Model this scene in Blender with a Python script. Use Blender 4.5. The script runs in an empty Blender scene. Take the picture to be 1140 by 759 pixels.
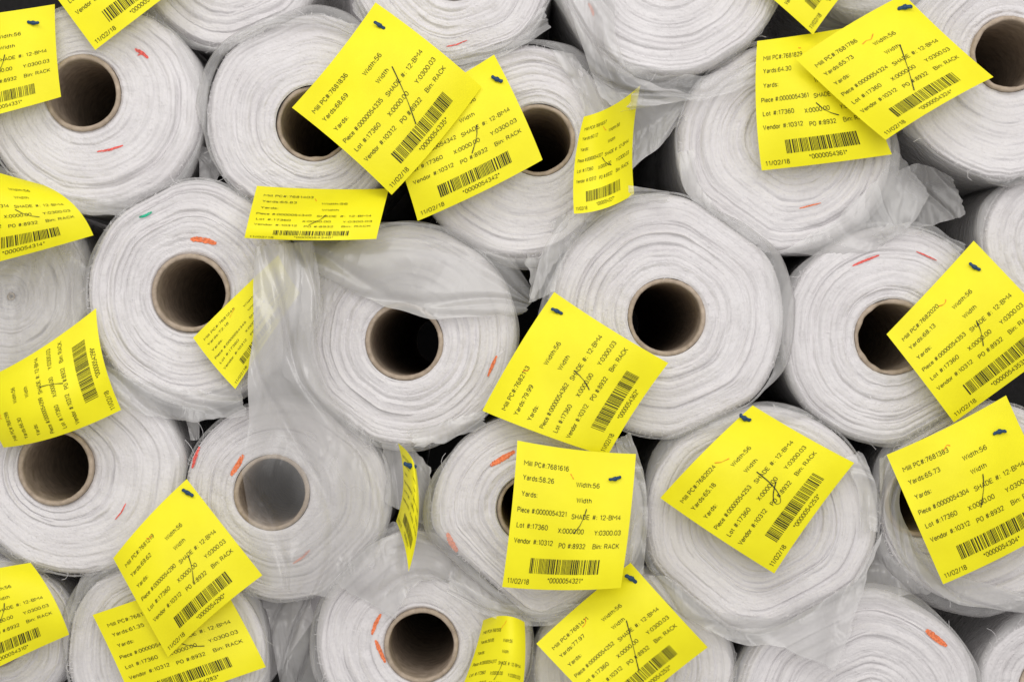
import bpy, math, random
import numpy as np
from mathutils import Vector

scene = bpy.context.scene
COL = scene.collection
D = 2.2      # camera distance to the stack front, metres
Z0 = 1.0     # height of the view centre above the floor

def P(px, py, y=0.0):
    """measured position on the stack front (mm grid) at depth y -> world metres"""
    s = (D + y) / D
    return np.array([(px - 570.0) / 1000.0 * s, y, Z0 + (379.5 - py) / 1000.0 * s])

# ---------------------------------------------------------------- materials
def new_mat(name):
    m = bpy.data.materials.new(name); m.use_nodes = True
    nt = m.node_tree
    return m, nt, nt.nodes["Principled BSDF"], nt.nodes["Material Output"]

def fabric_mat():
    m, nt, b, out = new_mat("white_fabric")
    N, L = nt.nodes, nt.links
    at = N.new("ShaderNodeAttribute"); at.attribute_name = "lay"
    info = N.new("ShaderNodeObjectInfo")
    n1 = N.new("ShaderNodeTexNoise"); n1.noise_dimensions = '4D'
    n1.inputs["Scale"].default_value = 1.0; n1.inputs["Detail"].default_value = 2.0
    n1.inputs["Roughness"].default_value = 0.5
    mp = N.new("ShaderNodeMapping"); mp.inputs["Scale"].default_value = (0.32, 1.1, 1.1)
    L.new(at.outputs["Vector"], mp.inputs["Vector"]); L.new(mp.outputs[0], n1.inputs["Vector"])
    mul = N.new("ShaderNodeMath"); mul.operation = 'MULTIPLY'; mul.inputs[1].default_value = 50
    L.new(info.outputs["Random"], mul.inputs[0]); L.new(mul.outputs[0], n1.inputs["W"])
    tc = N.new("ShaderNodeTexCoord")
    n2 = N.new("ShaderNodeTexNoise"); n2.inputs["Scale"].default_value = 190; n2.inputs["Detail"].default_value = 6
    n2.inputs["Roughness"].default_value = 0.74
    L.new(tc.outputs["Object"], n2.inputs["Vector"])
    n3 = N.new("ShaderNodeTexNoise"); n3.inputs["Scale"].default_value = 14; n3.inputs["Detail"].default_value = 3
    L.new(tc.outputs["Object"], n3.inputs["Vector"])
    ramp = N.new("ShaderNodeValToRGB")
    ramp.color_ramp.elements[0].position = 0.28; ramp.color_ramp.elements[0].color = (0.62, 0.602, 0.608, 1)
    ramp.color_ramp.elements[1].position = 0.52; ramp.color_ramp.elements[1].color = (0.755, 0.735, 0.742, 1)
    L.new(n1.outputs["Fac"], ramp.inputs[0])  # low ring noise goes darker: crevice shade between layers painted into the colour
    mix = N.new("ShaderNodeMixRGB"); mix.blend_type = 'MULTIPLY'; mix.inputs[0].default_value = 0.7
    r3 = N.new("ShaderNodeValToRGB")
    r3.color_ramp.elements[0].position = 0.35; r3.color_ramp.elements[0].color = (0.87, 0.86, 0.86, 1)
    r3.color_ramp.elements[1].position = 0.65; r3.color_ramp.elements[1].color = (1, 1, 1, 1)
    L.new(n3.outputs["Fac"], r3.inputs[0])
    L.new(ramp.outputs[0], mix.inputs[1]); L.new(r3.outputs[0], mix.inputs[2])
    L.new(mix.outputs[0], b.inputs["Base Color"])
    b1 = N.new("ShaderNodeBump"); b1.inputs["Strength"].default_value = 0.28; b1.inputs["Distance"].default_value = 0.0012
    b2 = N.new("ShaderNodeBump"); b2.inputs["Strength"].default_value = 0.75; b2.inputs["Distance"].default_value = 0.0018
    L.new(n1.outputs["Fac"], b1.inputs["Height"]); L.new(n2.outputs["Fac"], b2.inputs["Height"])
    L.new(b2.outputs[0], b1.inputs["Normal"]); L.new(b1.outputs[0], b.inputs["Normal"])
    b.inputs["Roughness"].default_value = 0.95
    b.inputs["Specular IOR Level"].default_value = 0.05
    b.inputs["Sheen Weight"].default_value = 0.2
    return m

def card_mat():
    m, nt, b, out = new_mat("grey_brown_cardboard")
    N, L = nt.nodes, nt.links
    tc = N.new("ShaderNodeTexCoord")
    n = N.new("ShaderNodeTexNoise"); n.inputs["Scale"].default_value = 80; n.inputs["Detail"].default_value = 6
    n.inputs["Roughness"].default_value = 0.65
    L.new(tc.outputs["Object"], n.inputs["Vector"])
    r = N.new("ShaderNodeValToRGB")
    r.color_ramp.elements[0].position = 0.3; r.color_ramp.elements[0].color = (0.29, 0.23, 0.175, 1)
    r.color_ramp.elements[1].position = 0.7; r.color_ramp.elements[1].color = (0.52, 0.43, 0.34, 1)
    L.new(n.outputs["Fac"], r.inputs[0]); L.new(r.outputs[0], b.inputs["Base Color"])
    bu = N.new("ShaderNodeBump"); bu.inputs["Strength"].default_value = 0.6; bu.inputs["Distance"].default_value = 0.0014
    L.new(n.outputs["Fac"], bu.inputs["Height"]); L.new(bu.outputs[0], b.inputs["Normal"])
    b.inputs["Roughness"].default_value = 0.85; b.inputs["Specular IOR Level"].default_value = 0.2
    return m

def film_mat(name, a0, a1, graz=0.3, col=(0.66, 0.65, 0.65), bump=0.2, wr=0.3, wscale=20):
    m, nt, b, out = new_mat(name)
    N, L = nt.nodes, nt.links
    tc = N.new("ShaderNodeTexCoord")
    n = N.new("ShaderNodeTexNoise"); n.inputs["Scale"].default_value = 12; n.inputs["Detail"].default_value = 3
    n.inputs["Distortion"].default_value = 0.8
    L.new(tc.outputs["Object"], n.inputs["Vector"])
    mr = N.new("ShaderNodeMapRange"); mr.inputs[1].default_value = 0.3; mr.inputs[2].default_value = 0.7
    mr.inputs[3].default_value = a0; mr.inputs[4].default_value = a1
    L.new(n.outputs["Fac"], mr.inputs[0])
    lw = N.new("ShaderNodeLayerWeight"); lw.inputs[0].default_value = 0.35
    ma = N.new("ShaderNodeMath"); ma.operation = 'MULTIPLY_ADD'; ma.inputs[1].default_value = graz
    L.new(lw.outputs["Facing"], ma.inputs[0]); L.new(mr.outputs[0], ma.inputs[2])
    # film thickness / number of plies, stored on the mesh
    at = N.new("ShaderNodeAttribute"); at.attribute_name = "plies"
    md = N.new("ShaderNodeMath"); md.operation = 'MULTIPLY'; md.use_clamp = True
    L.new(ma.outputs[0], md.inputs[0]); L.new(at.outputs["Fac"], md.inputs[1])
    L.new(md.outputs[0], b.inputs["Alpha"])
    # creases: ridged, stretched noise -> thin pinched wrinkles
    mp = N.new("ShaderNodeMapping"); mp.inputs["Scale"].default_value = (1.0, 1.0, 0.45); mp.inputs["Rotation"].default_value = (0, 0.6, 0)
    L.new(tc.outputs["Object"], mp.inputs["Vector"])
    w = N.new("ShaderNodeTexNoise"); w.inputs["Scale"].default_value = wscale; w.inputs["Detail"].default_value = 2.5; w.inputs["Distortion"].default_value = 1.3
    L.new(mp.outputs[0], w.inputs["Vector"])
    s1 = N.new("ShaderNodeMath"); s1.operation = 'SUBTRACT'; s1.inputs[1].default_value = 0.5; L.new(w.outputs["Fac"], s1.inputs[0])
    s2 = N.new("ShaderNodeMath"); s2.operation = 'ABSOLUTE'; L.new(s1.outputs[0], s2.inputs[0])
    s3 = N.new("ShaderNodeMath"); s3.operation = 'POWER'; s3.inputs[1].default_value = 0.75; L.new(s2.outputs[0], s3.inputs[0])
    bw = N.new("ShaderNodeBump"); bw.invert = True; bw.inputs["Strength"].default_value = wr; bw.inputs["Distance"].default_value = 0.008
    L.new(s3.outputs[0], bw.inputs["Height"])
    bu = N.new("ShaderNodeBump"); bu.inputs["Strength"].default_value = bump; bu.inputs["Distance"].default_value = 0.006
    L.new(n.outputs["Fac"], bu.inputs["Height"]); L.new(bw.outputs[0], bu.inputs["Normal"]); L.new(bu.outputs[0], b.inputs["Normal"])
    b.inputs["Base Color"].default_value = (*col, 1)
    b.inputs["Roughness"].default_value = 0.20
    b.inputs["Specular IOR Level"].default_value = 0.9
    return m

def yellow_mat():
    m, nt, b, out = new_mat("yellow_tag_paper")
    N, L = nt.nodes, nt.links
    tc = N.new("ShaderNodeTexCoord")
    n = N.new("ShaderNodeTexNoise"); n.inputs["Scale"].default_value = 16; n.inputs["Detail"].default_value = 4
    L.new(tc.outputs["Object"], n.inputs["Vector"])
    r = N.new("ShaderNodeValToRGB")
    r.color_ramp.elements[0].position = 0.3; r.color_ramp.elements[0].color = (0.86, 0.785, 0.010, 1)
    r.color_ramp.elements[1].position = 0.7; r.color_ramp.elements[1].color = (0.95, 0.880, 0.014, 1)
    L.new(n.outputs["Fac"], r.inputs[0]); L.new(r.outputs[0], b.inputs["Base Color"])
    b.inputs["Roughness"].default_value = 0.5; b.inputs["Specular IOR Level"].default_value = 0.3
    bu = N.new("ShaderNodeBump"); bu.inputs["Strength"].default_value = 0.4; bu.inputs["Distance"].default_value = 0.004
    L.new(n.outputs["Fac"], bu.inputs["Height"]); L.new(bu.outputs[0], b.inputs["Normal"])
    tr = N.new("ShaderNodeBsdfTranslucent"); L.new(r.outputs[0], tr.inputs[0])
    mx = N.new("ShaderNodeMixShader"); mx.inputs[0].default_value = 0.08
    L.new(b.outputs[0], mx.inputs[1]); L.new(tr.outputs[0], mx.inputs[2]); L.new(mx.outputs[0], out.inputs[0])
    return m

def plain_mat(name, c, rough=0.7, noise=0.15, spec=0.2, scale=120):
    m, nt, b, out = new_mat(name)
    N, L = nt.nodes, nt.links
    tc = N.new("ShaderNodeTexCoord")
    n = N.new("ShaderNodeTexNoise"); n.inputs["Scale"].default_value = scale
    L.new(tc.outputs["Object"], n.inputs["Vector"])
    r = N.new("ShaderNodeValToRGB")
    r.color_ramp.elements[0].position = 0.3; r.color_ramp.elements[0].color = (*[x * (1 - noise) for x in c], 1)
    r.color_ramp.elements[1].position = 0.7; r.color_ramp.elements[1].color = (*[min(1, x * (1 + noise)) for x in c], 1)
    L.new(n.outputs["Fac"], r.inputs[0]); L.new(r.outputs[0], b.inputs["Base Color"])
    b.inputs["Roughness"].default_value = rough; b.inputs["Specular IOR Level"].default_value = spec
    return m

FAB = fabric_mat(); CARD = card_mat()
FILM = film_mat("clear_plastic_film", 0.20, 0.36, 0.3, (0.68, 0.67, 0.665), 0.2, 0.5, 28)
SLEEVE = film_mat("plastic_sleeve_film", 0.22, 0.38, 0.3, (0.68, 0.67, 0.665), 0.2, 0.42, 26)
FM = film_mat("folded_plastic_film", 0.34, 0.52, 0.25, (0.66, 0.65, 0.645), 0.2, 0.5, 24)
FILMD = film_mat("milky_plastic_film", 0.50, 0.70, 0.15, (0.60, 0.59, 0.58), 0.2, 0.35, 15)
FV = film_mat("draped_plastic_film", 0.36, 0.52, 0.2, (0.55, 0.538, 0.53), 0.2, 0.55, 18)
YEL = yellow_mat()
INK = plain_mat("black_print", (0.04, 0.037, 0.013), 0.6)
PEN = plain_mat("dark_pen_ink", (0.015, 0.018, 0.02), 0.5)
REDPEN = plain_mat("red_pen_ink", (0.80, 0.20, 0.02), 0.5)
CRAY = plain_mat("orange_red_crayon", (0.78, 0.21, 0.09), 0.8, 0.3, scale=500)
REDC = plain_mat("red_crayon", (0.74, 0.13, 0.11), 0.8, 0.3, scale=500)
GRN = plain_mat("green_crayon", (0.03, 0.42, 0.25), 0.8, 0.3, scale=500)
PIN = plain_mat("dark_blue_plastic", (0.010, 0.050, 0.12), 0.5, 0.3, 0.4, 500)
THR = plain_mat("white_thread", (0.77, 0.75, 0.755), 0.9)
DARK = plain_mat("dark_gap_backdrop", (0.018, 0.017, 0.017), 0.9)  # near-black so gaps and tube ends read as deep shade

def mesh_obj(name, verts, faces, mat, parent=None, smooth=True, origin=None, plies=None):
    me = bpy.data.meshes.new(name)
    v = np.asarray(verts, dtype=float)
    o = np.zeros(3) if origin is None else np.asarray(origin, dtype=float)
    me.from_pydata([tuple(x) for x in (v - o)], [], faces)
    me.materials.append(mat)
    if smooth: me.polygons.foreach_set("use_smooth", [True] * len(me.polygons))
    if plies is not None:
        a = me.attributes.new("plies", 'FLOAT', 'POINT')
        a.data.foreach_set("value", np.asarray(plies, dtype=np.float32).ravel())
    me.update()
    ob = bpy.data.objects.new(name, me); COL.objects.link(ob)
    ob.location = Vector(o)
    if parent is not None:
        ob.parent = parent
        ob.location = Vector(o) - parent.location
    return ob

def grid_faces(nr, nc, wrap=False, base=0):
    f = []
    for i in range(nr - 1):
        for j in range(nc if wrap else nc - 1):
            a = base + i * nc + j; b = base + i * nc + (j + 1) % nc
            f.append((a, b, b + nc, a + nc))
    return f

def pn(theta, rng, k0, k1, fall=1.0):
    o = np.zeros_like(theta)
    for k in range(k0, k1 + 1):
        o += rng.normal() * np.sin(k * theta + rng.uniform(0, 6.283)) / (k ** fall)
    return o

# ---------------------------------------------------------------- rolls
# cx, cy, rx, ry, core x, core y, face depth(m), core radius, label
ROLLS = {
 'A': (106,120,122,116,  92,104, .010, 42, "white fabric roll with open cardboard core and red pencil mark"),
 'B': (338,128,110,114, 350,138, .000, 42, "white fabric roll in plastic wrap, core half behind tag"),
 'a': (255,-52,105,105, 255,-50, .025, 38, "white fabric roll resting above two other rolls"),
 'b': (505,-40,114,112, 505,-38, .010, 38, "white fabric roll wrapped in clear plastic above the stack"),
 'C': (576,168,116,120, 600,156, .012, 40, "white fabric roll with core showing beside hanging tags"),
 'd': (745,-42,126,127, 745,-40, .000, 38, "large white fabric roll with crumpled plastic at its edge"),
 'e': (972,-70, 90, 86, 972,-70, .040, 30, "white fabric roll showing only its rim behind yellow tags"),
 'E': (874,164,120,118, 886,150, .012, 30, "white fabric roll with two tags covering its core"),
 'F': (1122,76,124,122,1124, 60, .000, 42, "white fabric roll with torn cardboard core rim"),
 'G': (214,326,117,126, 212,326, .000, 43, "white fabric roll with clean round core and orange mark"),
 'H': (  2,322, 98,100,  12,330, .030,  4, "white fabric roll wound tight under crinkled plastic"),
 'I': (452,374,124,123, 450,380, .006, 43, "white fabric roll with grey plastic sheet over its top"),
 'J': (742,352,131,137, 742,353,-.012, 43, "largest white fabric roll with dark round open core"),
 'K': (992,373,119,123, 993,375, .000, 42, "white fabric roll with frayed top edge and torn core"),
 'L': (1186,270,92, 86,1190,270, .020, 34, "white fabric roll tucked between larger rolls"),
 'M': ( 86,528,122,111,  62,520, .004, 42, "white fabric roll with wide open cardboard core"),
 'N': (318,556,115,112, 303,548, .012, 42, "white fabric roll half veiled by translucent plastic sheet"),
 'O': (599,575,119,116, 592,566,-.030, 39, "white fabric roll pushed out, with two yellow tags"),
 'P': (848,579,130,127, 850,575,-.008, 40, "white fabric roll with one tag across its core"),
 'Q': (1098,562,118,114,1024,556, .004, 40, "white fabric roll under plastic with tag over core"),
 'R': (184,728,112,110, 190,725, .006, 40, "white fabric roll with two overlapping yellow tags"),
 'S': ( -8,706, 90, 84,  -8,706, .018, 36, "white fabric roll with one tag at its face"),
 'T': (472,713,122,122, 469,718, .008, 41, "white fabric roll with open core and orange strokes"),
 'U': (706,746,113,110, 706,742, .012, 38, "white fabric roll behind a tilted yellow tag"),
 'V': (957,792,138,137, 968,790,-.004, 22, "wide white fabric roll with orange crayon mark"),
 'W': (1166,764, 78, 76,1170,764, .020, 34, "small white fabric roll beside a larger one"),
}
NT = 320
TH = np.linspace(0, 2 * math.pi, NT, endpoint=False)
wc = {}
for k, r in ROLLS.items():
    y = r[6]; s = (D + y) / D
    c = P(r[0], r[1], y); cc = P(r[4], r[5], y)
    wc[k] = dict(c=c, cc=cc, rx=r[2] / 1000 * s, ry=r[3] / 1000 * s, rc=r[7] / 1000 * s, y=y)

roll_data = {}
for idx, (k, r) in enumerate(ROLLS.items()):
    rng = np.random.default_rng(100 + idx)
    w = wc[k]; c, cc = w['c'], w['cc']
    R = np.sqrt(1.0 / ((np.cos(TH) / w['rx']) ** 2 + (np.sin(TH) / w['ry']) ** 2))
    R = R * (1 + 0.013 * pn(TH, rng, 2, 7, 0.9))
    Ri = (w['rx'] + w['ry']) / 2
    for k2, w2 in wc.items():
        if k2 == k: continue
        dv = w2['c'] - c; d = math.hypot(dv[0], dv[2]); Rj = (w2['rx'] + w2['ry']) / 2
        if d > Ri + Rj + 0.02: continue
        a = (d * d + Ri * Ri - Rj * Rj) / (2 * d) - 0.0012
        ph = math.atan2(dv[2], dv[0]); cs = np.cos(TH - ph)
        lim = np.where(cs > 0.3, a / np.maximum(cs, 0.3), 9.0)
        R = np.minimum(R, lim)
    for _ in range(40):
        R = np.minimum(R, 0.5 * R + 0.25 * (np.roll(R, 1) + np.roll(R, -1)))
    outer = np.stack([c[0] + R * np.cos(TH), c[2] + R * np.sin(TH)], 1)
    inner = np.stack([cc[0] + w['rc'] * np.cos(TH), cc[2] + w['rc'] * np.sin(TH)], 1)
    span = Ri - w['rc']
    # --- wound layers
    ring_s, ring_h = [], []
    t = 0.0
    while t < span - 0.002:
        wd = rng.choice([0.0028, 0.0045, 0.0066, 0.0095, 0.0135], p=[.14, .26, .28, .20, .12])
        wd = min(wd, span - t)
        amp = rng.normal() * 0.0012 + (rng.random() < 0.14) * rng.normal() * 0.0024
        amp = float(np.clip(amp, -.0032, .0032)) * min(1.0, 0.25 + t / 0.015)
        fade = np.clip(0.55 + 0.9 * pn(TH, rng, 1, 6, 0.6), -0.3, 1.5)
        hh = amp * fade + 0.00028 * pn(TH, rng, 6, 24, 0.4)
        tl = rng.normal() * 0.0012
        m = max(5, int(wd / 0.0009) + 1)
        crease = rng.uniform(0.1, 1.0)
        for q in range(m):
            f = q / (m - 1)
            ring_s.append((t + 0.00055 + f * (wd - 0.0011)) / span)
            edge = 0.0015 * crease * np.clip(fade + .2, 0, 1.2) * (abs(2 * f - 1) ** 2.2)
            ring_h.append(hh + edge + tl * (f - .5) + 0.00022 * rng.normal(size=NT))
        t += wd
    ring_s = np.array(ring_s); ring_h = np.array(ring_h)
    NRg = len(ring_s)
    dish = 0.006 * rng.normal()
    V = []; LAY = []
    wob_a = pn(TH, rng, 2, 6, 0.9); wob_b = pn(TH, rng, 9, 34, 0.5); wob_c = pn(TH, rng, 6, 26, 0.6)
    patch = np.clip(0.25 + pn(TH, rng, 1, 3, 0.5), 0, 1.6)   # sectors where the outer layers are pleated
    for i in range(NRg):
        s = ring_s[i]
        wob = (0.0012 * wob_a * math.sin(math.pi * min(s, 1)) + 0.00060 * wob_b * patch * max(0, (s - .5) / .5) ** 2
               + 0.00020 * wob_c * min(1, s * 6)) / span
        se = np.clip(s + wob * (1 if s < 0.985 else 0.6), 0, 1.03)[:, None]
        p = inner * (1 - se) + outer * se
        ed = max(0.0, (s - 0.90) / 0.10); ed2 = max(0.0, (0.04 - s) / 0.04)
        y = w['y'] + ring_h[i] + dish * (s - .5) + (0.009 + .002 * wob_b * patch * .5) * ed ** 2.0 + 0.002 * ed2
        V.append(np.stack([p[:, 0], y, p[:, 1]], 1))
        LAY.append(np.stack([np.full(NT, s * span * 1000), np.cos(TH), np.sin(TH)], 1))
    face_v = np.concatenate(V)
    lastp = outer
    for yy in (0.013, 0.019, 0.03, 0.05, 0.08, 0.13, 0.25, 0.5, 1.1):
        V.append(np.stack([lastp[:, 0], np.full(NT, w['y'] + yy) + 0.0008 * wob_b, lastp[:, 1]], 1))
        LAY.append(np.stack([np.full(NT, span * 1000 + 3 + yy * 60), 3 * np.cos(TH), 3 * np.sin(TH)], 1))
    V = np.concatenate(V); LAY = np.concatenate(LAY)
    root = bpy.data.objects.new("fabric_roll", None); COL.objects.link(root)
    root.location = (c[0], w['y'], c[2] - Ri)
    root.empty_display_size = 0.05
    root["label"] = r[8]; root["category"] = "fabric roll"; root["group"] = "stacked rolls of white fabric"
    org = np.array([cc[0], w['y'], cc[2]])
    nrows = len(V) // NT
    body = mesh_obj("wound_fabric", V, grid_faces(nrows, NT, True), FAB, root, True, org)
    at = body.data.attributes.new("lay", 'FLOAT_VECTOR', 'POINT')
    at.data.foreach_set("vector", LAY.astype(np.float32).ravel())
    # --- cardboard core tube with a worn, dented rim
    n = 120; th = np.linspace(0, 2 * math.pi, n, endpoint=False)
    ro, ri = w['rc'] + 0.0004, w['rc'] - min(0.0048, w['rc'] * .5)
    torn = 0.0009 * pn(th, rng, 2, 7, 0.7)
    if k in 'FKB': torn = torn + 0.0012 * pn(th, rng, 4, 14, 0.5)
    oval = 1 + 0.015 * pn(th, rng, 2, 4, 1)
    prot = rng.uniform(0.000, 0.003)
    prof = [(ro, 0.02, 0), (ro, -prot + 0.001, .9), (ro - 0.0010, -prot, 1), ((ro + ri) / 2, -prot - 0.0006, 1), (ri + 0.0010, -prot, 1),
            (ri, -prot + 0.0018, .8), (ri, 0.006, .2), (ri, 0.03, 0), (ri, 0.08, 0), (ri, 0.2, 0), (ri, 0.5, 0), (ri, 1.09, 0)]
    tv = []
    for pi, (rr, yy, tf) in enumerate(prof):
        jit = rng.normal(size=n) * 0.00009 if 1 <= pi <= 5 else 0
        rj = rr * oval + (0.30 * torn if (tf and pi >= 3) else 0) + jit
        tv.append(np.stack([cc[0] + rj * np.cos(th), w['y'] + yy + torn * tf, cc[2] + rj * np.sin(th)], 1))
    mesh_obj("cardboard_core", np.concatenate(tv), grid_faces(len(prof), n, True), CARD, root, True, org)
    # --- plastic sleeve round the roll, its loose lip folded over the rim and flaring out in places
    lip = np.clip(0.25 + 0.8 * pn(TH, rng, 1, 5, 0.7), 0, 1.7)
    flare = np.clip(0.25 + 0.7 * pn(TH, rng, 1, 6, 0.7), 0, 1.4)
    if k in 'NIG': lip = lip * .5; flare = flare * .35
    cr1 = pn(TH, rng, 5, 20, 0.7)
    sv = []
    for q, (dr, yy, ca, fl) in enumerate(((-0.013, -0.0035, 0.0009, 0), (-0.007, -0.0050, 0.0011, .0), (-0.001, -0.0040, 0.0011, .002), (0.0020, 0.001, 0.0009, .005),
                       (0.0022, 0.010, 0.0008, .008), (0.0018, 0.03, 0.0006, .006), (0.0016, 0.07, 0.0006, .003), (0.0014, 0.2, 0.0006, 0), (0.0014, 0.35, 0.0006, 0))):
        cr = pn(TH, rng, 3, 12, 0.7) * 0.4 + cr1
        if q < 3:
            rr = R + dr * lip + ca * cr * 0.5 + fl * flare; y = w['y'] + 0.004 + (yy - 0.004) * np.clip(lip * 1.6, 0, 1.2) + 0.0008 * cr
        else:
            rr = R + dr + ca * np.clip(cr, -1, 1.6) + fl * flare; y = w['y'] + yy + 0.001 * cr
        sv.append(np.stack([c[0] + rr * np.cos(TH), y, c[2] + rr * np.sin(TH)], 1))
    pl = np.ones((len(sv), NT)); pl[0] = .35; pl[1] = .8
    mesh_obj("plastic_sleeve", np.concatenate(sv), grid_faces(len(sv), NT, True), SLEEVE, root, True, org, pl)
    # --- frayed threads and lint on the cut edges
    fv, ff = [], []
    fr = random.Random(idx)
    for q in range(900):
        big = q > 884
        rim = 600 < q <= 884
        s = fr.random() ** 0.7 if not (big or rim) else fr.uniform(0.9, 1.0)
        ti = fr.randrange(NT)
        row = min(NRg - 1, int(np.searchsorted(ring_s, s)))
        p = face_v[row * NT + ti].copy(); p[1] -= 0.0005
        ang = TH[ti] + math.pi / 2 + fr.gauss(0, 0.8 if not big else 1.2) + (math.pi if fr.random() < .5 else 0)
        if rim: ang = TH[ti] + fr.gauss(0, .9)
        ln = fr.uniform(0.0015, 0.0045) if not big else fr.uniform(0.010, 0.026)
        cu = fr.gauss(0, 0.4); wd = 0.00017 if not big else 0.00018
        seg = 4; b0 = len(fv)
        for j in range(seg + 1):
            tvec = np.array([math.cos(ang), 0, math.sin(ang)]); nv = np.array([-tvec[2], 0, tvec[0]])
            fv.append(p + nv * wd); fv.append(p - nv * wd + np.array([0, wd, 0]))
            p = p + tvec * ln / seg; p[1] -= 0.0003 * (1 if j < 3 else -0.5); ang += cu
        for j in range(seg):
            a = b0 + 2 * j; ff.append((a, a + 1, a + 3, a + 2))
    fo = mesh_obj("frayed_threads", fv, ff, THR, root, True, org)
    fo["kind"] = "stuff"
    roll_data[k] = dict(root=root, fv=face_v, y=w['y'], c=c, R=Ri, px=r)

def roll_at(px, py):
    best, bd = None, 1e9
    for k, r in ROLLS.items():
        d = math.hypot((px - r[0]) / r[2], (py - r[1]) / r[3])
        if d < bd: best, bd = k, d
    return best

# ---------------------------------------------------------------- crayon marks on the roll ends
MARKS = [  # polyline, width mm, material
 ([(212,266),(226,267),(241,271)], 6, CRAY), ([(108,169),(122,167),(137,162)], 2.5, REDC), ([(150,55),(158,59),(165,65)], 4, REDC),
 ([(153,62),(158,60)], 1.5, REDC),
 ([(546,518),(558,511),(573,502)], 6, CRAY), ([(553,396),(548,407),(543,419)], 3.5, CRAY), ([(271,506),(265,517),(257,529)], 5.5, CRAY),
 ([(222,497),(217,510),(214,521)], 3.5, REDC), ([(949,296),(963,290),(979,284)], 2.5, REDC), ([(1031,701),(1040,708),(1054,719)], 7, CRAY),
 ([(498,593),(502,603),(509,614)], 6, CRAY), ([(424,683),(418,694),(414,706)], 4, CRAY), ([(418,712),(423,724),(429,737)], 4.5, CRAY),
 ([(155,242),(162,240),(169,236)], 3, GRN), ([(140,560),(135,570),(128,578)], 1.5, REDC),
 ([(655,4),(659,11),(661,18)], 3, CRAY), ([(345,612),(337,620),(326,627)], 2, CRAY), ([(1020,280),(1030,284),(1043,290)], 1.5, REDC),
 ([(890,232),(902,229),(914,226)], 1.5, CRAY), ([(520,45),(508,50),(497,52)], 1.5, REDC),
]
for mi, (pts, wd, mat) in enumerate(MARKS):
    k = roll_at(*pts[len(pts) // 2]); rd = roll_data[k]
    fr = random.Random(mi + 50)
    pts = np.array(pts, float); n = 22
    tt = np.linspace(0, len(pts) - 1, n)
    xs = np.interp(tt, range(len(pts)), pts[:, 0]); ys = np.interp(tt, range(len(pts)), pts[:, 1])
    dx = np.gradient(xs); dy = np.gradient(ys); L = np.hypot(dx, dy)
    v = []
    for i in range(n):
        e = math.sin(math.pi * (i + .6) / (n + .2)) ** 0.35
        for side in (-1, -.33, .33, 1):
            o = side * wd / 2 * e * (1 + 0.12 * fr.gauss(0, 1) * abs(side))
            qx = xs[i] - dy[i] / L[i] * o; qy = ys[i] + dx[i] / L[i] * o
            p = P(qx, qy, rd['y'])
            f = rd['fv']; d2 = (f[:, 0] - p[0]) ** 2 + (f[:, 2] - p[2]) ** 2
            near = f[np.argpartition(d2, 12)[:12], 1]
            v.append(P(qx, qy, near.min() - 0.0004))
    mesh_obj("crayon_mark", v, grid_faces(n, 4), mat, rd['root'], True, v[0])

# ---------------------------------------------------------------- loose plastic film
def film(roll, top, bot, y=-0.012, seed=0, amp=0.004, m=56, n=56, mat=None, freq=2.6, edge=1.0, fd=1.0, pl=1.0):
    """sheet between two polylines (x, y, optional depth in mm); pl = ply count or function(u, f)"""
    rng = np.random.default_rng(seed)
    def samp(pl_, k):
        a = np.array([(p[0], p[1], (p[2] if len(p) > 2 else 0)) for p in pl_], float)
        t = np.linspace(0, len(a) - 1, k); tt = np.arange(len(a))
        o = np.stack([np.interp(t, tt, a[:, i]) for i in range(3)], 1)
        for _ in range(16):
            o[1:-1] = 0.5 * o[1:-1] + 0.25 * (o[:-2] + o[2:])
        return o
    A, B = samp(top, n), samp(bot, n)
    u = np.linspace(0, 1, n)
    e1 = edge * 1.5 * pn(u * 6.28, rng, 2, 10, 0.8); e2 = edge * 1.5 * pn(u * 6.28, rng, 2, 10, 0.8)
    e3 = pn(np.linspace(0, 6.28, m), rng, 1, 8, 0.8) * edge * 1.5; e4 = pn(np.linspace(0, 6.28, m), rng, 1, 8, 0.8) * edge * 1.5
    ys = roll_data[roll]['y']
    waves = [(rng.uniform(.3, freq), rng.uniform(-1.4, 1.4) * fd, rng.uniform(0, 6.28), rng.uniform(.4, 1)) for _ in range(6)]
    V = []; PL = []
    for i in range(m):
        f = i / (m - 1)
        X = A * (1 - f) + B * f
        X[:, 1] += e1 * (1 - f) ** 4 + e2 * f ** 4
        X[:, 0] += e3[i] * (1 - u) ** 8 + e4[i] * u ** 8
        disp = 0
        for wi, (fu, fvv, ph, am) in enumerate(waves):
            arg = 3.14 * (fu * u + fvv * f) + ph + 0.8 * np.sin(2.2 * f + 2.6 * u + ph)
            if wi < 4: disp = disp + am * np.sin(arg * 1.2) * .5
            else:      # soft pinched folds
                wv = np.sin(arg * .9); disp = disp + am * (1.4 * np.exp(-wv * wv * 10) - .4)
        dy = ys + y - X[:, 2] / 1000 + amp * 0.5 * disp
        for j in range(n):
            V.append(P(X[j, 0], X[j, 1], dy[j]))
            PL.append(pl(u[j], f) if callable(pl) else pl)
    mesh_obj("loose_plastic_wrap", V, grid_faces(m, n), mat or FILM, roll_data[roll]['root'], True, V[0], PL)

def sst(a, b, x):
    t = min(1, max(0, (x - a) / (b - a))); return t * t * (3 - 2 * t)

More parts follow.
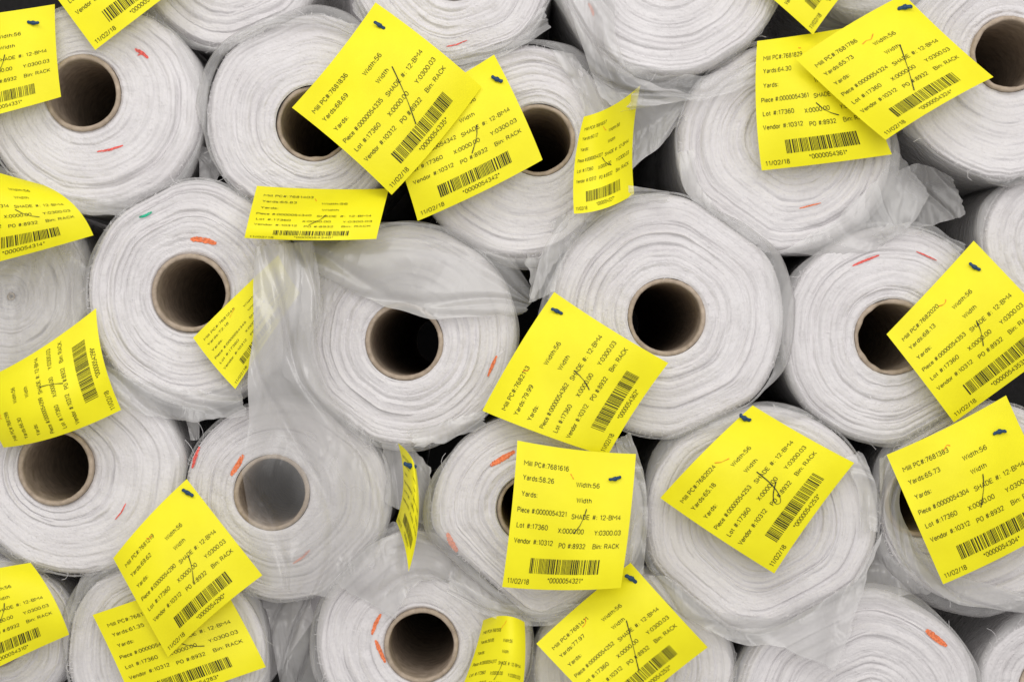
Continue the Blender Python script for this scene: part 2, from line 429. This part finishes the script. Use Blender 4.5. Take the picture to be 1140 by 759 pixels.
# one continuous sheet hanging past the tag and over the roll end beneath it:
# bunched double above, single ply below, stretched thin where it spans the open core
film('N', [(286,274,20),(282,320,20),(283,370,18),(275,420,10),(278,470),(268,520),(277,570),(276,612),(292,650)],
          [(350,268,20),(358,318,20),(352,372,16),(362,430,8),(398,470),(430,515),(438,572),(414,628),(370,666)], -0.036, 1, 0.017, 120, 110, FV, 2.8, 1.3, 2.0,
          pl=lambda u, f: (1.25 + .5 * sst(.04, .12, u) - .78 * sst(.36, .56, u)) * (1 - .74 * math.exp(-(((u - .715) / .135) ** 2 + ((f - .18) / .33) ** 2) ** 2)) * (1 - .5 * sst(.8, 1, f)))
film('I', [(322,262),(380,250),(450,246),(520,256),(570,284),(596,326)],
          [(342,296),(385,322),(430,342),(484,356),(540,352),(584,350)], -0.013, 2, 0.011, 60, 80, FILMD, 2.8, .8,
          pl=lambda u, f: (.40 + .5 * sst(0, .5, f)) * (1 - .5 * sst(.72, 1, u)))
film('I', [(340,292),(335,340),(330,380)], [(384,318),(366,345),(346,392)], -0.012, 22, 0.005)
film('d', [(622,-20),(640,30),(655,70),(668,110),(690,124)], [(682,-20),(684,40),(700,82),(735,98),(788,108)], -0.020, 3, 0.018, 80, 80, FM, 3.4, 1.0, 1.8)
film('d', [(690,62),(730,84),(790,84),(850,66)], [(686,76),(728,104),(788,114),(866,80)], -0.006, 33, 0.006)
film('d', [(640,96),(690,104),(740,112),(786,104)], [(650,160),(690,200),(738,160),(764,128)], 0.026, 34, 0.012, mat=FM, pl=1.2)
film('E', [(866,280),(925,250),(974,202),(998,168)], [(908,284),(976,280),(1018,248),(1036,216)], -0.010, 4, 0.012, mat=FM, freq=3.2, pl=lambda u, f: .95 - .45 * sst(.7, 1, u))
film('E', [(985,200),(1020,180),(1060,196)], [(990,262),(1040,250),(1076,240)], 0.04, 44, 0.008, mat=FM, freq=2.5, edge=.6, pl=.9)
film('E', [(752,170),(760,210),(790,250),(840,276)], [(770,168),(778,206),(804,240),(848,262)], -0.008, 45, 0.007, mat=FM, freq=3)
film('J', [(592,336),(604,275),(640,228),(690,206),(745,212)], [(622,322),(630,280),(662,244),(702,226),(745,226)], -0.012, 5, 0.010, mat=FM, freq=3, pl=.9)
film('J', [(585,270),(610,240),(660,215)], [(592,335),(620,290),(664,240)], 0.03, 55, 0.008, mat=FM, pl=1.2)
film('P', [(720,640),(760,690),(826,716),(884,724),(930,746)], [(740,640),(790,680),(880,690),(948,650),(984,590)], -0.014, 6, 0.012, 60, 70, FM, freq=3.4)
film('P', [(930,640),(960,620),(985,590)], [(960,680),(1000,662),(1040,660)], 0.02, 56, 0.010, mat=FM, pl=1.2)
film('P', [(960,500),(976,540),(978,590)], [(940,510),(956,545),(958,590)], -0.010, 57, 0.007, mat=FM, freq=3)
film('T', [(372,648),(410,606),(452,588),(500,596),(545,640)], [(440,690),(455,655),(480,640),(530,668),(592,702)], -0.012, 7, 0.014, mat=FM, freq=3)
film('T', [(400,600),(440,580),(480,590)], [(420,640),(450,620),(490,620)], 0.03, 77, 0.010, mat=FM, pl=1.3)
film('K', [(975,262),(1000,246),(1035,250),(1075,272)], [(978,272),(1004,262),(1036,262),(1066,290)], -0.008, 8, 0.008, freq=5)
film('H', [(-20,262),(30,258),(70,276),(100,300)], [(-20,420),(30,415),(70,396),(98,345)], -0.012, 9, 0.010, mat=FILM, freq=3, fd=1.5)
film('G', [(108,404),(160,424),(215,436),(270,420)], [(100,432),(160,462),(215,470),(272,462)], -0.008, 10, 0.010, mat=FM)
film('A', [(-10,180),(40,205),(100,222),(170,222),(215,200)], [(-10,196),(40,226),(100,240),(172,240),(228,212)], -0.006, 11, 0.007)
film('A', [(205,150),(222,180),(222,206)], [(250,176),(244,196),(232,218)], 0.03, 66, 0.007, mat=FM, pl=1.3)
film('O', [(500,640),(545,668),(600,680),(660,668),(702,640)], [(498,660),(545,688),(600,698),(664,690),(712,650)], -0.008, 12, 0.006, freq=3)
film('O', [(702,482),(716,520),(722,570),(716,640)], [(684,490),(698,530),(704,575),(700,640)], -0.008, 13, 0.006, mat=FM, freq=3)
film('O', [(455,480),(490,470),(540,455)], [(462,498),(496,492),(540,474)], 0.010, 67, 0.006, mat=FM)
film('O', [(425,480),(450,490),(480,520)], [(430,560),(450,570),(480,590)], 0.05, 78, 0.010, mat=FM, pl=1.3)
film('b', [(392,10),(420,50),(480,74),(560,66),(612,30)], [(396,-10),(424,30),(482,56),(556,50),(606,10)], -0.008, 14, 0.008, mat=FM, freq=3, pl=.8)
film('Q', [(978,510),(980,570),(1004,630),(1060,672),(1150,682)], [(1014,500),(998,560),(1020,610),(1070,645),(1150,660)], -0.008, 15, 0.010, mat=FM, freq=3)
film('C', [(640,60),(668,110),(690,170),(684,240)], [(612,56),(644,100),(660,165),(650,250)], -0.008, 16, 0.010, mat=FM, freq=3)
film('B', [(262,40),(300,18),(350,14),(400,30)], [(268,52),(302,30),(350,26),(396,42)], -0.006, 17, 0.006)
film('R', [(76,690),(90,640),(130,618),(180,612)], [(92,700),(104,654),(140,632),(180,626)], -0.008, 18, 0.006)
film('R', [(286,655),(300,690),(310,760)], [(340,640),(350,690),(350,760)], 0.04, 79, 0.012, mat=FM, fd=1.4)
film('P', [(860,452),(868,480),(880,500)], [(905,462),(896,480),(890,500)], 0.02, 68, 0.005, mat=FM, pl=1.2)
film('M', [(196,440),(206,460),(212,490)], [(226,440),(222,460),(222,490)], 0.02, 80, 0.006, mat=FM)
film('e', [(868,-20),(900,30),(960,60),(1010,40)], [(880,-30),(910,-10),(960,-10),(1010,-20)], 0.06, 81, 0.012, mat=FM, pl=1.3)

# ---------------------------------------------------------------- plain sans-serif lettering, drawn as strokes
G6 = [(3.7,5.2),(2.7,6),(1.1,5.7),(0,3.6),(0,1.5),(1,0),(3,0),(4,1.4),(3.5,3.2),(1.6,3.6),(0,2.3)]
GL = {
 '0': (4, [[(1.1,0),(2.9,0),(4,1.5),(4,4.5),(2.9,6),(1.1,6),(0,4.5),(0,1.5),(1.1,0)]]),
 '1': (2.6, [[(.4,4.8),(2,6),(2,0)]]),
 '2': (4, [[(0,4.5),(.8,5.8),(2,6),(3.4,5.7),(3.9,4.5),(3.4,3.2),(0,0),(4,0)]]),
 '3': (4, [[(0,4.9),(1,6),(3,6),(3.8,4.7),(3,3.2),(1.5,3.2)], [(3,3.2),(4,1.7),(3,0),(1,0),(0,1.1)]]),
 '4': (4.2, [[(3.1,0),(3.1,6),(0,1.7),(4.3,1.7)]]),
 '5': (4, [[(3.7,6),(.7,6),(.3,3.2),(2,3.9),(3.5,3.3),(4,1.9),(3,0),(1,0),(0,1.1)]]),
 '6': (4, [G6]), '9': (4, [[(4 - a, 6 - b) for a, b in G6]]),
 '7': (4, [[(0,6),(4,6),(1.5,0)]]),
 '8': (4, [[(1.2,3.2),(.3,4.6),(1.2,6),(2.8,6),(3.7,4.6),(2.8,3.2),(1.2,3.2),(0,1.6),(1,0),(3,0),(4,1.6),(2.8,3.2)]]),
 '#': (4.8, [[(1,-.1),(1.8,6.1)], [(3,-.1),(3.8,6.1)], [(.1,1.9),(4.5,1.9)], [(.3,4.1),(4.7,4.1)]]),
 'M': (6.4, [[(0,0),(0,6),(3.2,2.6),(6.4,6),(6.4,0)]]), 'i': (.4, [[(.2,0),(.2,4.2)], [(.2,5.2),(.2,6)]]), 'l': (.4, [[(.2,0),(.2,6)]]),
 'P': (4, [[(0,0),(0,6),(3,6),(4,5.2),(4,3.8),(3,2.9),(0,2.9)]]),
 'C': (4.3, [[(4.2,4.6),(3.2,6),(1.3,6),(0,4.3),(0,1.7),(1.3,0),(3.2,0),(4.2,1.5)]]),
 ':': (.4, [[(.2,0),(.2,.9)], [(.2,3.3),(.2,4.2)]]), '.': (.4, [[(.2,0),(.2,.9)]]), ' ': (1.6, []),
 'Y': (4.4, [[(0,6),(2.2,2.8),(4.4,6)], [(2.2,2.8),(2.2,0)]]),
 'a': (3.3, [[(.3,3.3),(1,4.2),(2.5,4.2),(3.1,3.4),(3.1,0)], [(3.1,2.5),(.9,2.2),(.1,1.2),(.8,0),(2,0),(3.1,1)]]),
 'r': (1.9, [[(0,0),(0,4.2)], [(0,2.8),(.8,4),(1.8,4.2)]]),
 'd': (3.2, [[(3.2,0),(3.2,6)], [(3.2,3.2),(2.3,4.2),(1,4.2),(0,3),(0,1.2),(1,0),(2.3,0),(3.2,1)]]),
 's': (3, [[(2.9,3.4),(2.1,4.2),(.8,4.2),(.1,3.2),(.8,2.3),(2.3,1.9),(2.9,1),(2.1,0),(.7,0),(0,.9)]]),
 'W': (6.2, [[(0,6),(1.5,0),(3.1,5.6),(4.7,0),(6.2,6)]]), 't': (1.8, [[(.8,5.5),(.8,.7),(1.7,0)], [(0,4.1),(1.7,4.1)]]),
 'h': (3.1, [[(0,0),(0,6)], [(0,2.9),(.9,4.2),(2.3,4.2),(3.1,3.2),(3.1,0)]]),
 'n': (3.1, [[(0,0),(0,4.2)], [(0,2.9),(.9,4.2),(2.3,4.2),(3.1,3.2),(3.1,0)]]),
 'e': (3.2, [[(0,2.2),(3.2,2.2),(3,3.5),(2.2,4.2),(1,4.2),(0,3),(0,1.2),(1,0),(2.4,0),(3.1,.9)]]),
 'c': (3, [[(3,3.2),(2.2,4.2),(1,4.2),(0,3),(0,1.2),(1,0),(2.2,0),(3,1)]]),
 'o': (3.2, [[(1,0),(2.2,0),(3.2,1.2),(3.2,3),(2.2,4.2),(1,4.2),(0,3),(0,1.2),(1,0)]]),
 'L': (3.4, [[(0,6),(0,0),(3.4,0)]]), 'X': (4.2, [[(0,0),(4.2,6)], [(0,6),(4.2,0)]]), 'V': (4.4, [[(0,6),(2.2,0),(4.4,6)]]),
 'O': (4.6, [[(1.3,0),(3.3,0),(4.6,1.7),(4.6,4.3),(3.3,6),(1.3,6),(0,4.3),(0,1.7),(1.3,0)]]),
 'B': (4, [[(0,3.2),(0,6),(2.8,6),(3.7,5.2),(3.7,4),(2.8,3.2),(0,3.2),(0,0),(3,0),(4,.9),(4,2.3),(2.8,3.2)]]),
 'R': (4.2, [[(0,0),(0,6),(3,6),(4,5.2),(4,3.9),(3,3),(0,3)], [(2.4,3),(4.2,0)]]),
 'A': (4.4, [[(0,0),(2.2,6),(4.4,0)], [(.8,2),(3.6,2)]]), 'K': (4.2, [[(0,0),(0,6)], [(4,6),(0,2.2)], [(1.4,3.4),(4.2,0)]]),
 'S': (4, [[(3.8,4.7),(2.9,6),(1.1,6),(.2,4.7),(1,3.5),(3,2.8),(4,1.6),(3,0),(1,0),(0,1.3)]]),
 'H': (4.2, [[(0,0),(0,6)], [(4.2,0),(4.2,6)], [(0,3.1),(4.2,3.1)]]),
 'D': (4.2, [[(0,0),(0,6),(2.6,6),(4.2,4.4),(4.2,1.6),(2.6,0),(0,0)]]), 'E': (3.8, [[(3.8,6),(0,6),(0,0),(3.8,0)], [(0,3.1),(3.4,3.1)]]),
 '-': (2, [[(.1,2.2),(1.9,2.2)]]), '*': (2.4, [[(1.2,3.6),(1.2,6)], [(.2,4.2),(2.2,5.4)], [(.2,5.4),(2.2,4.2)]]), '/': (2, [[(0,-.2),(2,6.2)]]),
}
def add_line(vv, ff, s, x, y, width, h=4.8, wt=0.64):
    """lettering baseline at (x, y) in tag millimetres, fitted to a width; h = cap height"""
    width *= .90
    nat = sum(GL[c][0] + 1.7 for c in s) - 1.7
    sx = width / nat; sy = h / 6.0; cx = 0.0
    for c in s:
        gw, strokes = GL[c]
        for st in strokes:
            pts = np.array([((cx + a) * sx, b * sy) for a, b in st])
            n = len(pts)
            # mitred offset of the centre line
            tang = np.zeros_like(pts)
            seg = pts[1:] - pts[:-1]; seg = seg / (np.linalg.norm(seg, axis=1)[:, None] + 1e-9)
            tang[0] = seg[0]; tang[-1] = seg[-1]
            sc = np.ones(n)
            for i in range(1, n - 1):
                t = seg[i - 1] + seg[i]; ln = np.linalg.norm(t)
                tang[i] = t / ln if ln > .2 else seg[i - 1]
                sc[i] = 1 / max(.55, abs(float(np.dot(tang[i], seg[i]))))
            nrm = np.stack([-tang[:, 1], tang[:, 0]], 1) * (wt / 2) * sc[:, None]
            b0 = len(vv)
            for i in range(n):
                for q in (pts[i] + nrm[i], pts[i] - nrm[i]): vv.append((x + q[0], y - q[1]))
            for i in range(n - 1):
                a = b0 + 2 * i; ff.append((a, a + 1, a + 3, a + 2))
        cx += gw + 1.7

TW, TH_ = 140.0, 152.0
# corners TL,TR,BR,BL (x,y,extra depth mm, + = towards viewer), order, (pc, yards, piece), pin uv, label, bend dict
TAGS = [
 ([(-78,24,8),(61,5,2),(68,108,14),(-62,142,20)], 0, ("7681820","66.02","54331"), (.82,.16), "yellow paper tag with barcode pinned to a fabric roll", {}),
 ([(20,-62,5),(132,-148,0),(224,-34,8),(106,56,14)], 0, ("7681836","68.90","54337"), None, "yellow paper tag hanging down over two white rolls", {}),
 ([(-60,176,2),(48,206,4),(104,262,22),(-60,306,18)], 0, ("7681402","61.10","54314"), None, "yellow paper tag bent forward between two rolls", dict(bv=(6,-6),cv=.022)),
 ([(4,498,14),(-14,420,8),(107,343,0),(135,456,10)], 0, ("7681299","66.30","54299"), None, "yellow paper tag turned on its side and curling", dict(bv=(-4,8),cv=.026,bu=(-6,0),cu=.018)),
 ([(425,130,0),(550,61,2),(604,178,8),(465,246,12)], 0, ("7681842","62.02","54342"), (.93,.20), "yellow paper tag partly covered by another tag", {}),
 ([(325,120,8),(418,3,2),(536,97,8),(436,217,18)], 1, ("7681836","68.69","54335"), (.88,.12), "large yellow paper tag standing on its corner", dict(bu=(2,2),cv=.018)),
 ([(650,130,35),(713,95,0),(706,216,8),(639,238,45)], 0, ("7681837","60.12","54327"), None, "yellow paper tag twisted away and seen at an angle", dict(bv=(-5,0),bu=(1,5),cu=.022,cv=-.012)),
 ([(286,207,0),(433,210,0),(419,266,52),(272,265,52)], 0, ("7681403","65.83","54340"), None, "yellow paper tag tipped forward and foreshortened", dict(bv=(-1,3),bu=(0,2),cv=.020,cu=.008)),
 ([(843,46,6),(948,30,0),(993,172,8),(848,190,14)], 0, ("7681829","64.30","54361"), None, "yellow paper tag tucked behind another tag", dict(bv=(-4,0),cv=.016)),
 ([(886,66,12),(1006,-6,4),(1106,86,8),(986,156,18)], 1, ("7681786","65.73","54324"), (.93,.10), "yellow paper tag with long pen stroke over barcode", dict(bu=(0,-3),cu=.014)),
 ([(800,-50,6),(872,-130,0),(968,-42,6),(905,39,12)], 0, ("7681410","63.20","54355"), None, "yellow paper tag hanging with only its corner showing", {}),
 ([(215,376,6),(310,284,0),(334,326,0),(262,433,8)], 0, ("7681245","72.18","54345"), None, "yellow paper tag folded behind clear plastic film", dict(cu=-.004,cv=.004)),
 ([(537,457,12),(617,325,2),(744,404,6),(676,508,14)], 0, ("7682113","79.99","54362"), (.90,.10), "yellow paper tag standing on its corner between rolls", dict(bu=(-3,0),cv=.018)),
 ([(576,490,6),(708,505,2),(691,654,14),(559,653,16)], 2, ("7681616","58.26","54321"), (.84,.19), "upright yellow paper tag in front of a roll core", dict(bu=(0,3),cv=.014)),
 ([(735,554,12),(838,451,2),(951,515,6),(862,638,18)], 0, ("7682024","65.18","54253"), (.88,.04), "yellow paper tag with looping black pen stroke", dict(bu=(-2,-1),cu=.018)),
 ([(987,372,14),(1084,268,2),(1188,378,6),(1062,470,14)], 0, ("7682020","68.13","54353"), (.86,.14), "yellow paper tag hanging across a cardboard core", dict(cv=.016)),
 ([(987,506,12),(1120,440,2),(1184,582,8),(1050,650,16)], 1, ("7681383","65.73","54304"), (.85,.20), "yellow paper tag hanging over a plastic wrapped roll", dict(bu=(0,3),cv=.014)),
 ([(103,684,8),(240,638,2),(296,742,10),(152,792,14)], 0, ("7681354","61.35","54283"), None, "yellow paper tag partly under another yellow tag", {}),
 ([(126,621,12),(208,533,2),(292,640,10),(187,731,20)], 1, ("7681219","69.62","54290"), (.93,.09), "yellow paper tag on top of a second tag", dict(bu=(-2,-2),cv=.016)),
 ([(-82,650,6),(34,626,2),(77,706,12),(-52,768,16)], 0, ("7681232","67.74","54310"), None, "yellow paper tag hanging at a slant over plastic", dict(bv=(3,-3),cv=.018)),
 ([(443,493,0),(463,520,40),(455,636,30),(441,580,-10)], 0, ("7681409","63.22","54311"), (.42,.16), "narrow curled yellow tag seen almost edge on", dict(bv=(7,0),bu=(2,-2),cu=.03,cv=.02)),
 ([(538,690,8),(584,692,40),(576,800,34),(498,800,12)], 0, ("7681508","58.95","54377"), None, "crumpled yellow paper tag below a pushed out roll", dict(bu=(1,-6),bv=(4,0),cu=.026,cv=.018)),
 ([(597,716,12),(702,626,2),(788,720,8),(684,806,16)], 0, ("7681411","77.97","54252"), (.92,.12), "yellow paper tag with pen strokes across barcode", {}),
]
PENS = [
 [(84,66),(82,75),(78,85),(72,93)],
 [(80,70),(77,81),(72,92),(68,99)],
 [(68,78),(75,86),(83,92),(92,96)],
 [(93,58),(86,74),(78,92),(70,108),(64,120)],
 [(86,64),(84,84),(79,102),(71,112),(66,106),(74,97),(88,90)],
 [(69,97),(75,88),(81,78),(85,66)],
]
PEN_SEL = {9:3, 8:2, 14:4, 22:3, 17:2, 5:3, 13:0, 12:0, 15:1, 16:5, 18:1, 4:5, 3:1}
def ribbon(pts, wd, fr, n=30):
    a = np.array(pts, float); t = np.linspace(0, len(a) - 1, n); tt = np.arange(len(a))
    x = np.interp(t, tt, a[:, 0]); y = np.interp(t, tt, a[:, 1])
    for _ in range(5):
        x[1:-1] = .5 * x[1:-1] + .25 * (x[:-2] + x[2:]); y[1:-1] = .5 * y[1:-1] + .25 * (y[:-2] + y[2:])
    dx, dy = np.gradient(x), np.gradient(y); L = np.hypot(dx, dy) + 1e-6
    v = []
    for i in range(n):
        w = wd * (0.75 + 0.25 * math.sin(i * .25 + 1)) / 2
        v.append((x[i] - dy[i] / L[i] * w, y[i] + dx[i] / L[i] * w)); v.append((x[i] + dy[i] / L[i] * w, y[i] - dx[i] / L[i] * w))
    return v, [(2 * i, 2 * i + 1, 2 * i + 3, 2 * i + 2) for i in range(n - 1)]

for ti, (cn, order, (pc, yd, piece), pin, label, bd) in enumerate(TAGS):
    fr = random.Random(900 + ti)
    C = np.array(cn, float)
    ymin = 1.0
    for (a, b) in ((0, 0), (1, 0), (1, 1), (0, 1), (.5, .5), (.5, 0), (0, .5), (1, .5), (.5, 1)):
        q = (C[0] * (1 - a) + C[1] * a) * (1 - b) + (C[3] * (1 - a) + C[2] * a) * b
        for k, r in ROLLS.items():
            if math.hypot((q[0] - r[0]) / r[2], (q[1] - r[1]) / r[3]) < 1.0: ymin = min(ymin, ROLLS[k][6])
    y0 = ymin - 0.011 - order * 0.013
    c1 = bd.get('cu', fr.uniform(-.004, .014)); c2 = bd.get('cv', fr.uniform(-.003, .016)); c3 = fr.uniform(-.009, .009); ph = fr.uniform(0, 6)
    if ti == 11: c3 = .002
    bu = bd.get('bu', (fr.uniform(-2, 2), fr.uniform(-2, 2))); bv = bd.get('bv', (fr.uniform(-2, 2), fr.uniform(-2, 2)))
    y0 -= max(0, -c1) * .8 + max(0, -c2) * .8 + abs(c3) * .25      # keep a bent tag in front of the roll face
    def S(u, v, off=0.0):
        q = (C[0] * (1 - u) + C[1] * u) * (1 - v) + (C[3] * (1 - u) + C[2] * u) * v
        ku, kv = 4 * u * (1 - u), 4 * v * (1 - v)
        bend = c1 * ku + c2 * kv + c3 * math.sin(4 * (u + v) + ph) * .5 + .0020 * math.sin(7 * u - 3 * v + ph)
        # corner flick
        bend += .006 * max(0, v - .75) ** 2 * 16 * max(0, (u - .5)) * 2 * math.sin(ph)
        return P(q[0] + bu[0] * ku + bv[0] * kv, q[1] + bu[1] * ku + bv[1] * kv, y0 - q[2] / 1000 - bend * .8 - off)
    n = 34
    V = [S(j / (n - 1), i / (n - 1)) for i in range(n) for j in range(n)]
    tag = mesh_obj("paper_tag", V, grid_faces(n, n), YEL, None, True, S(.9, .1))
    tag["label"] = label; tag["category"] = "tag"; tag["group"] = "yellow inventory tags on fabric rolls"
    # printed text + barcode
    vv, ff = [], []
    add_line(vv, ff, "Mill PC#:" + pc, 10, 24, 58)
    add_line(vv, ff, "Yards:" + yd, 10, 39, 40)
    add_line(vv, ff, "Width:56", 73, 40, 30)
    add_line(vv, ff, "Yards:", 10, 56, 20); add_line(vv, ff, "Width", 75, 57, 19)
    add_line(vv, ff, "Piece #:00000" + piece, 7, 73, 64); add_line(vv, ff, "SHADE #: 12-BM4", 71, 75, 64)
    add_line(vv, ff, "Lot #:17360", 8, 89, 40); add_line(vv, ff, "X:0000.00", 57, 91, 33); add_line(vv, ff, "Y:0300.03", 100, 92, 34)
    add_line(vv, ff, "Vendor #:10312", 7, 105, 50); add_line(vv, ff, "PO #:8932", 60, 107, 34); add_line(vv, ff, "Bin: RACK", 100, 107, 34)
    add_line(vv, ff, "*00000" + piece + "*", 52, 144.5, 46)
    add_line(vv, ff, "11/02/18", 5, 147, 28)
    mesh_obj("printed_text", [S(x / TW, y / TH_, .0005) for x, y in vv], ff, INK, tag, False, S(.9, .1))
    bv_, bf = [], []; x = 29.0
    while x < 110:
        w = fr.choice([.6, .6, .8, 1.5]); b = len(bv_)
        for yy in (119.5, 127.5, 135.5): bv_ += [(x, yy), (x + w, yy)]
        bf += [(b, b + 1, b + 3, b + 2), (b + 2, b + 3, b + 5, b + 4)]
        x += w + fr.choice([.7, .7, .9, 1.6])
    mesh_obj("barcode", [S(a / TW, b / TH_, .0005) for a, b in bv_], bf, INK, tag, False, S(.9, .1))
    pv, pf = ribbon(PENS[PEN_SEL.get(ti, (0, 1, 2, 5)[ti % 4])], 1.15, fr)
    jx, jy = fr.uniform(-6, 6), fr.uniform(-4, 4)
    mesh_obj("pen_stroke", [S((a + jx) / TW, (b + jy) / TH_, .0009) for a, b in pv], pf, PEN, tag, False, S(.9, .1))
    if fr.random() < .85:
        ox, oy = fr.uniform(50, 68), fr.uniform(14, 30); npt = fr.choice([1, 2, 3])
        pts = [(ox, oy)]
        for _ in range(npt): pts.append((pts[-1][0] + fr.uniform(2, 7), pts[-1][1] + fr.uniform(-8, 6)))
        pv, pf = ribbon(pts, .95, fr)
        mesh_obj("red_pen_stroke", [S(a / TW, b / TH_, .0009) for a, b in pv], pf, REDPEN, tag, False, S(.9, .1))
    if pin:
        # moulded fastener bar: slightly bent, uneven capsule with a collar and filament
        o = S(pin[0], pin[1], .0030); an = fr.uniform(-.6, .3)
        ax = np.array([math.cos(an), fr.uniform(-.25, .25), math.sin(an)]); ax /= np.linalg.norm(ax)
        up = np.array([-ax[2], 0, ax[0]]); up /= np.linalg.norm(up); fw = np.cross(ax, up)
        pv = []; ns = 12; sc = fr.uniform(.8, 1.05); bn = fr.uniform(-.03, .03); th_ = fr.uniform(.85, 1.05)
        for (t, rr) in ((-8.2, .3), (-7.9, 1.5), (-6.5, 2.3), (-4, 2.0), (-2, 2.5), (-1.4, 3.1), (1.6, 3.1), (2.2, 2.3), (4.4, 2.1), (6.5, 2.4), (7.9, 1.5), (8.2, .3)):
            for a in range(ns):
                g = 6.2832 * a / ns; q = rr * th_ * (1 + .08 * fr.gauss(0, 1))
                pv.append(o + (ax * t + up * (q * math.cos(g) + bn * t * t) + fw * q * .85 * math.sin(g)) * sc / 1000)
        pf = grid_faces(12, ns, True)
        b = len(pv)
        for yy in (.0, .03):
            for a in range(6):
                g = 6.2832 * a / 6
                pv.append(o + np.array([.0006 * math.cos(g), yy, .0006 * math.sin(g)]))
        pf += grid_faces(2, 6, True, b)
        mesh_obj("plastic_fastener", pv, pf, PIN, tag, True, o)

# ---------------------------------------------------------------- dark wall added behind the stack, its colour standing in for shade in the gaps
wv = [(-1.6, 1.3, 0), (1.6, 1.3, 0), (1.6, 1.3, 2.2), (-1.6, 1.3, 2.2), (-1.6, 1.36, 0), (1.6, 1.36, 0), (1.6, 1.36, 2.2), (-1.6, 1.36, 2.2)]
wl = mesh_obj("backdrop", wv, [(0, 1, 2, 3), (4, 7, 6, 5), (0, 4, 5, 1), (3, 2, 6, 7), (0, 3, 7, 4), (1, 5, 6, 2)], DARK, None, False)
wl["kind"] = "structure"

# ---------------------------------------------------------------- light
wd = bpy.data.worlds.new("World"); scene.world = wd; wd.use_nodes = True
bg = wd.node_tree.nodes["Background"]; bg.inputs[0].default_value = (1.0, 0.970, 0.952, 1); bg.inputs[1].default_value = 0.53
def area(loc, target, sx, sy, power, col):
    l = bpy.data.lights.new("warehouse_and_fill_light", 'AREA'); l.shape = 'RECTANGLE'; l.size = sx; l.size_y = sy; l.energy = power; l.color = col
    o = bpy.data.objects.new("warehouse_and_fill_light", l); COL.objects.link(o); o.location = loc
    o.rotation_euler = (Vector(target) - Vector(loc)).to_track_quat('-Z', 'Y').to_euler()
area((-0.8, -2.0, Z0 + 1.9), (0, 0, Z0), 2.6, 0.9, 26, (1, .982, .962))
area((1.3, -2.3, Z0 + 1.5), (0, 0, Z0), 2.2, 0.9, 16, (1, .982, .967))
area((0.2, -3.2, Z0 + 0.5), (0, 0, Z0), 2.4, 1.6, 34, (1, .978, .965))  # added frontal fill, not a warehouse fitting; lightens roll sides and gaps

cam = bpy.data.cameras.new("Camera"); co = bpy.data.objects.new("Camera", cam); COL.objects.link(co)
co.location = (0, -D, Z0); co.rotation_euler = (math.radians(90), 0, 0)
cam.sensor_width = 36; cam.lens = 36 * D / 1.14; cam.clip_end = 50; cam.clip_start = 0.05
scene.camera = co
scene.view_settings.view_transform = 'Standard'; scene.view_settings.look = 'None'; scene.view_settings.exposure = 0
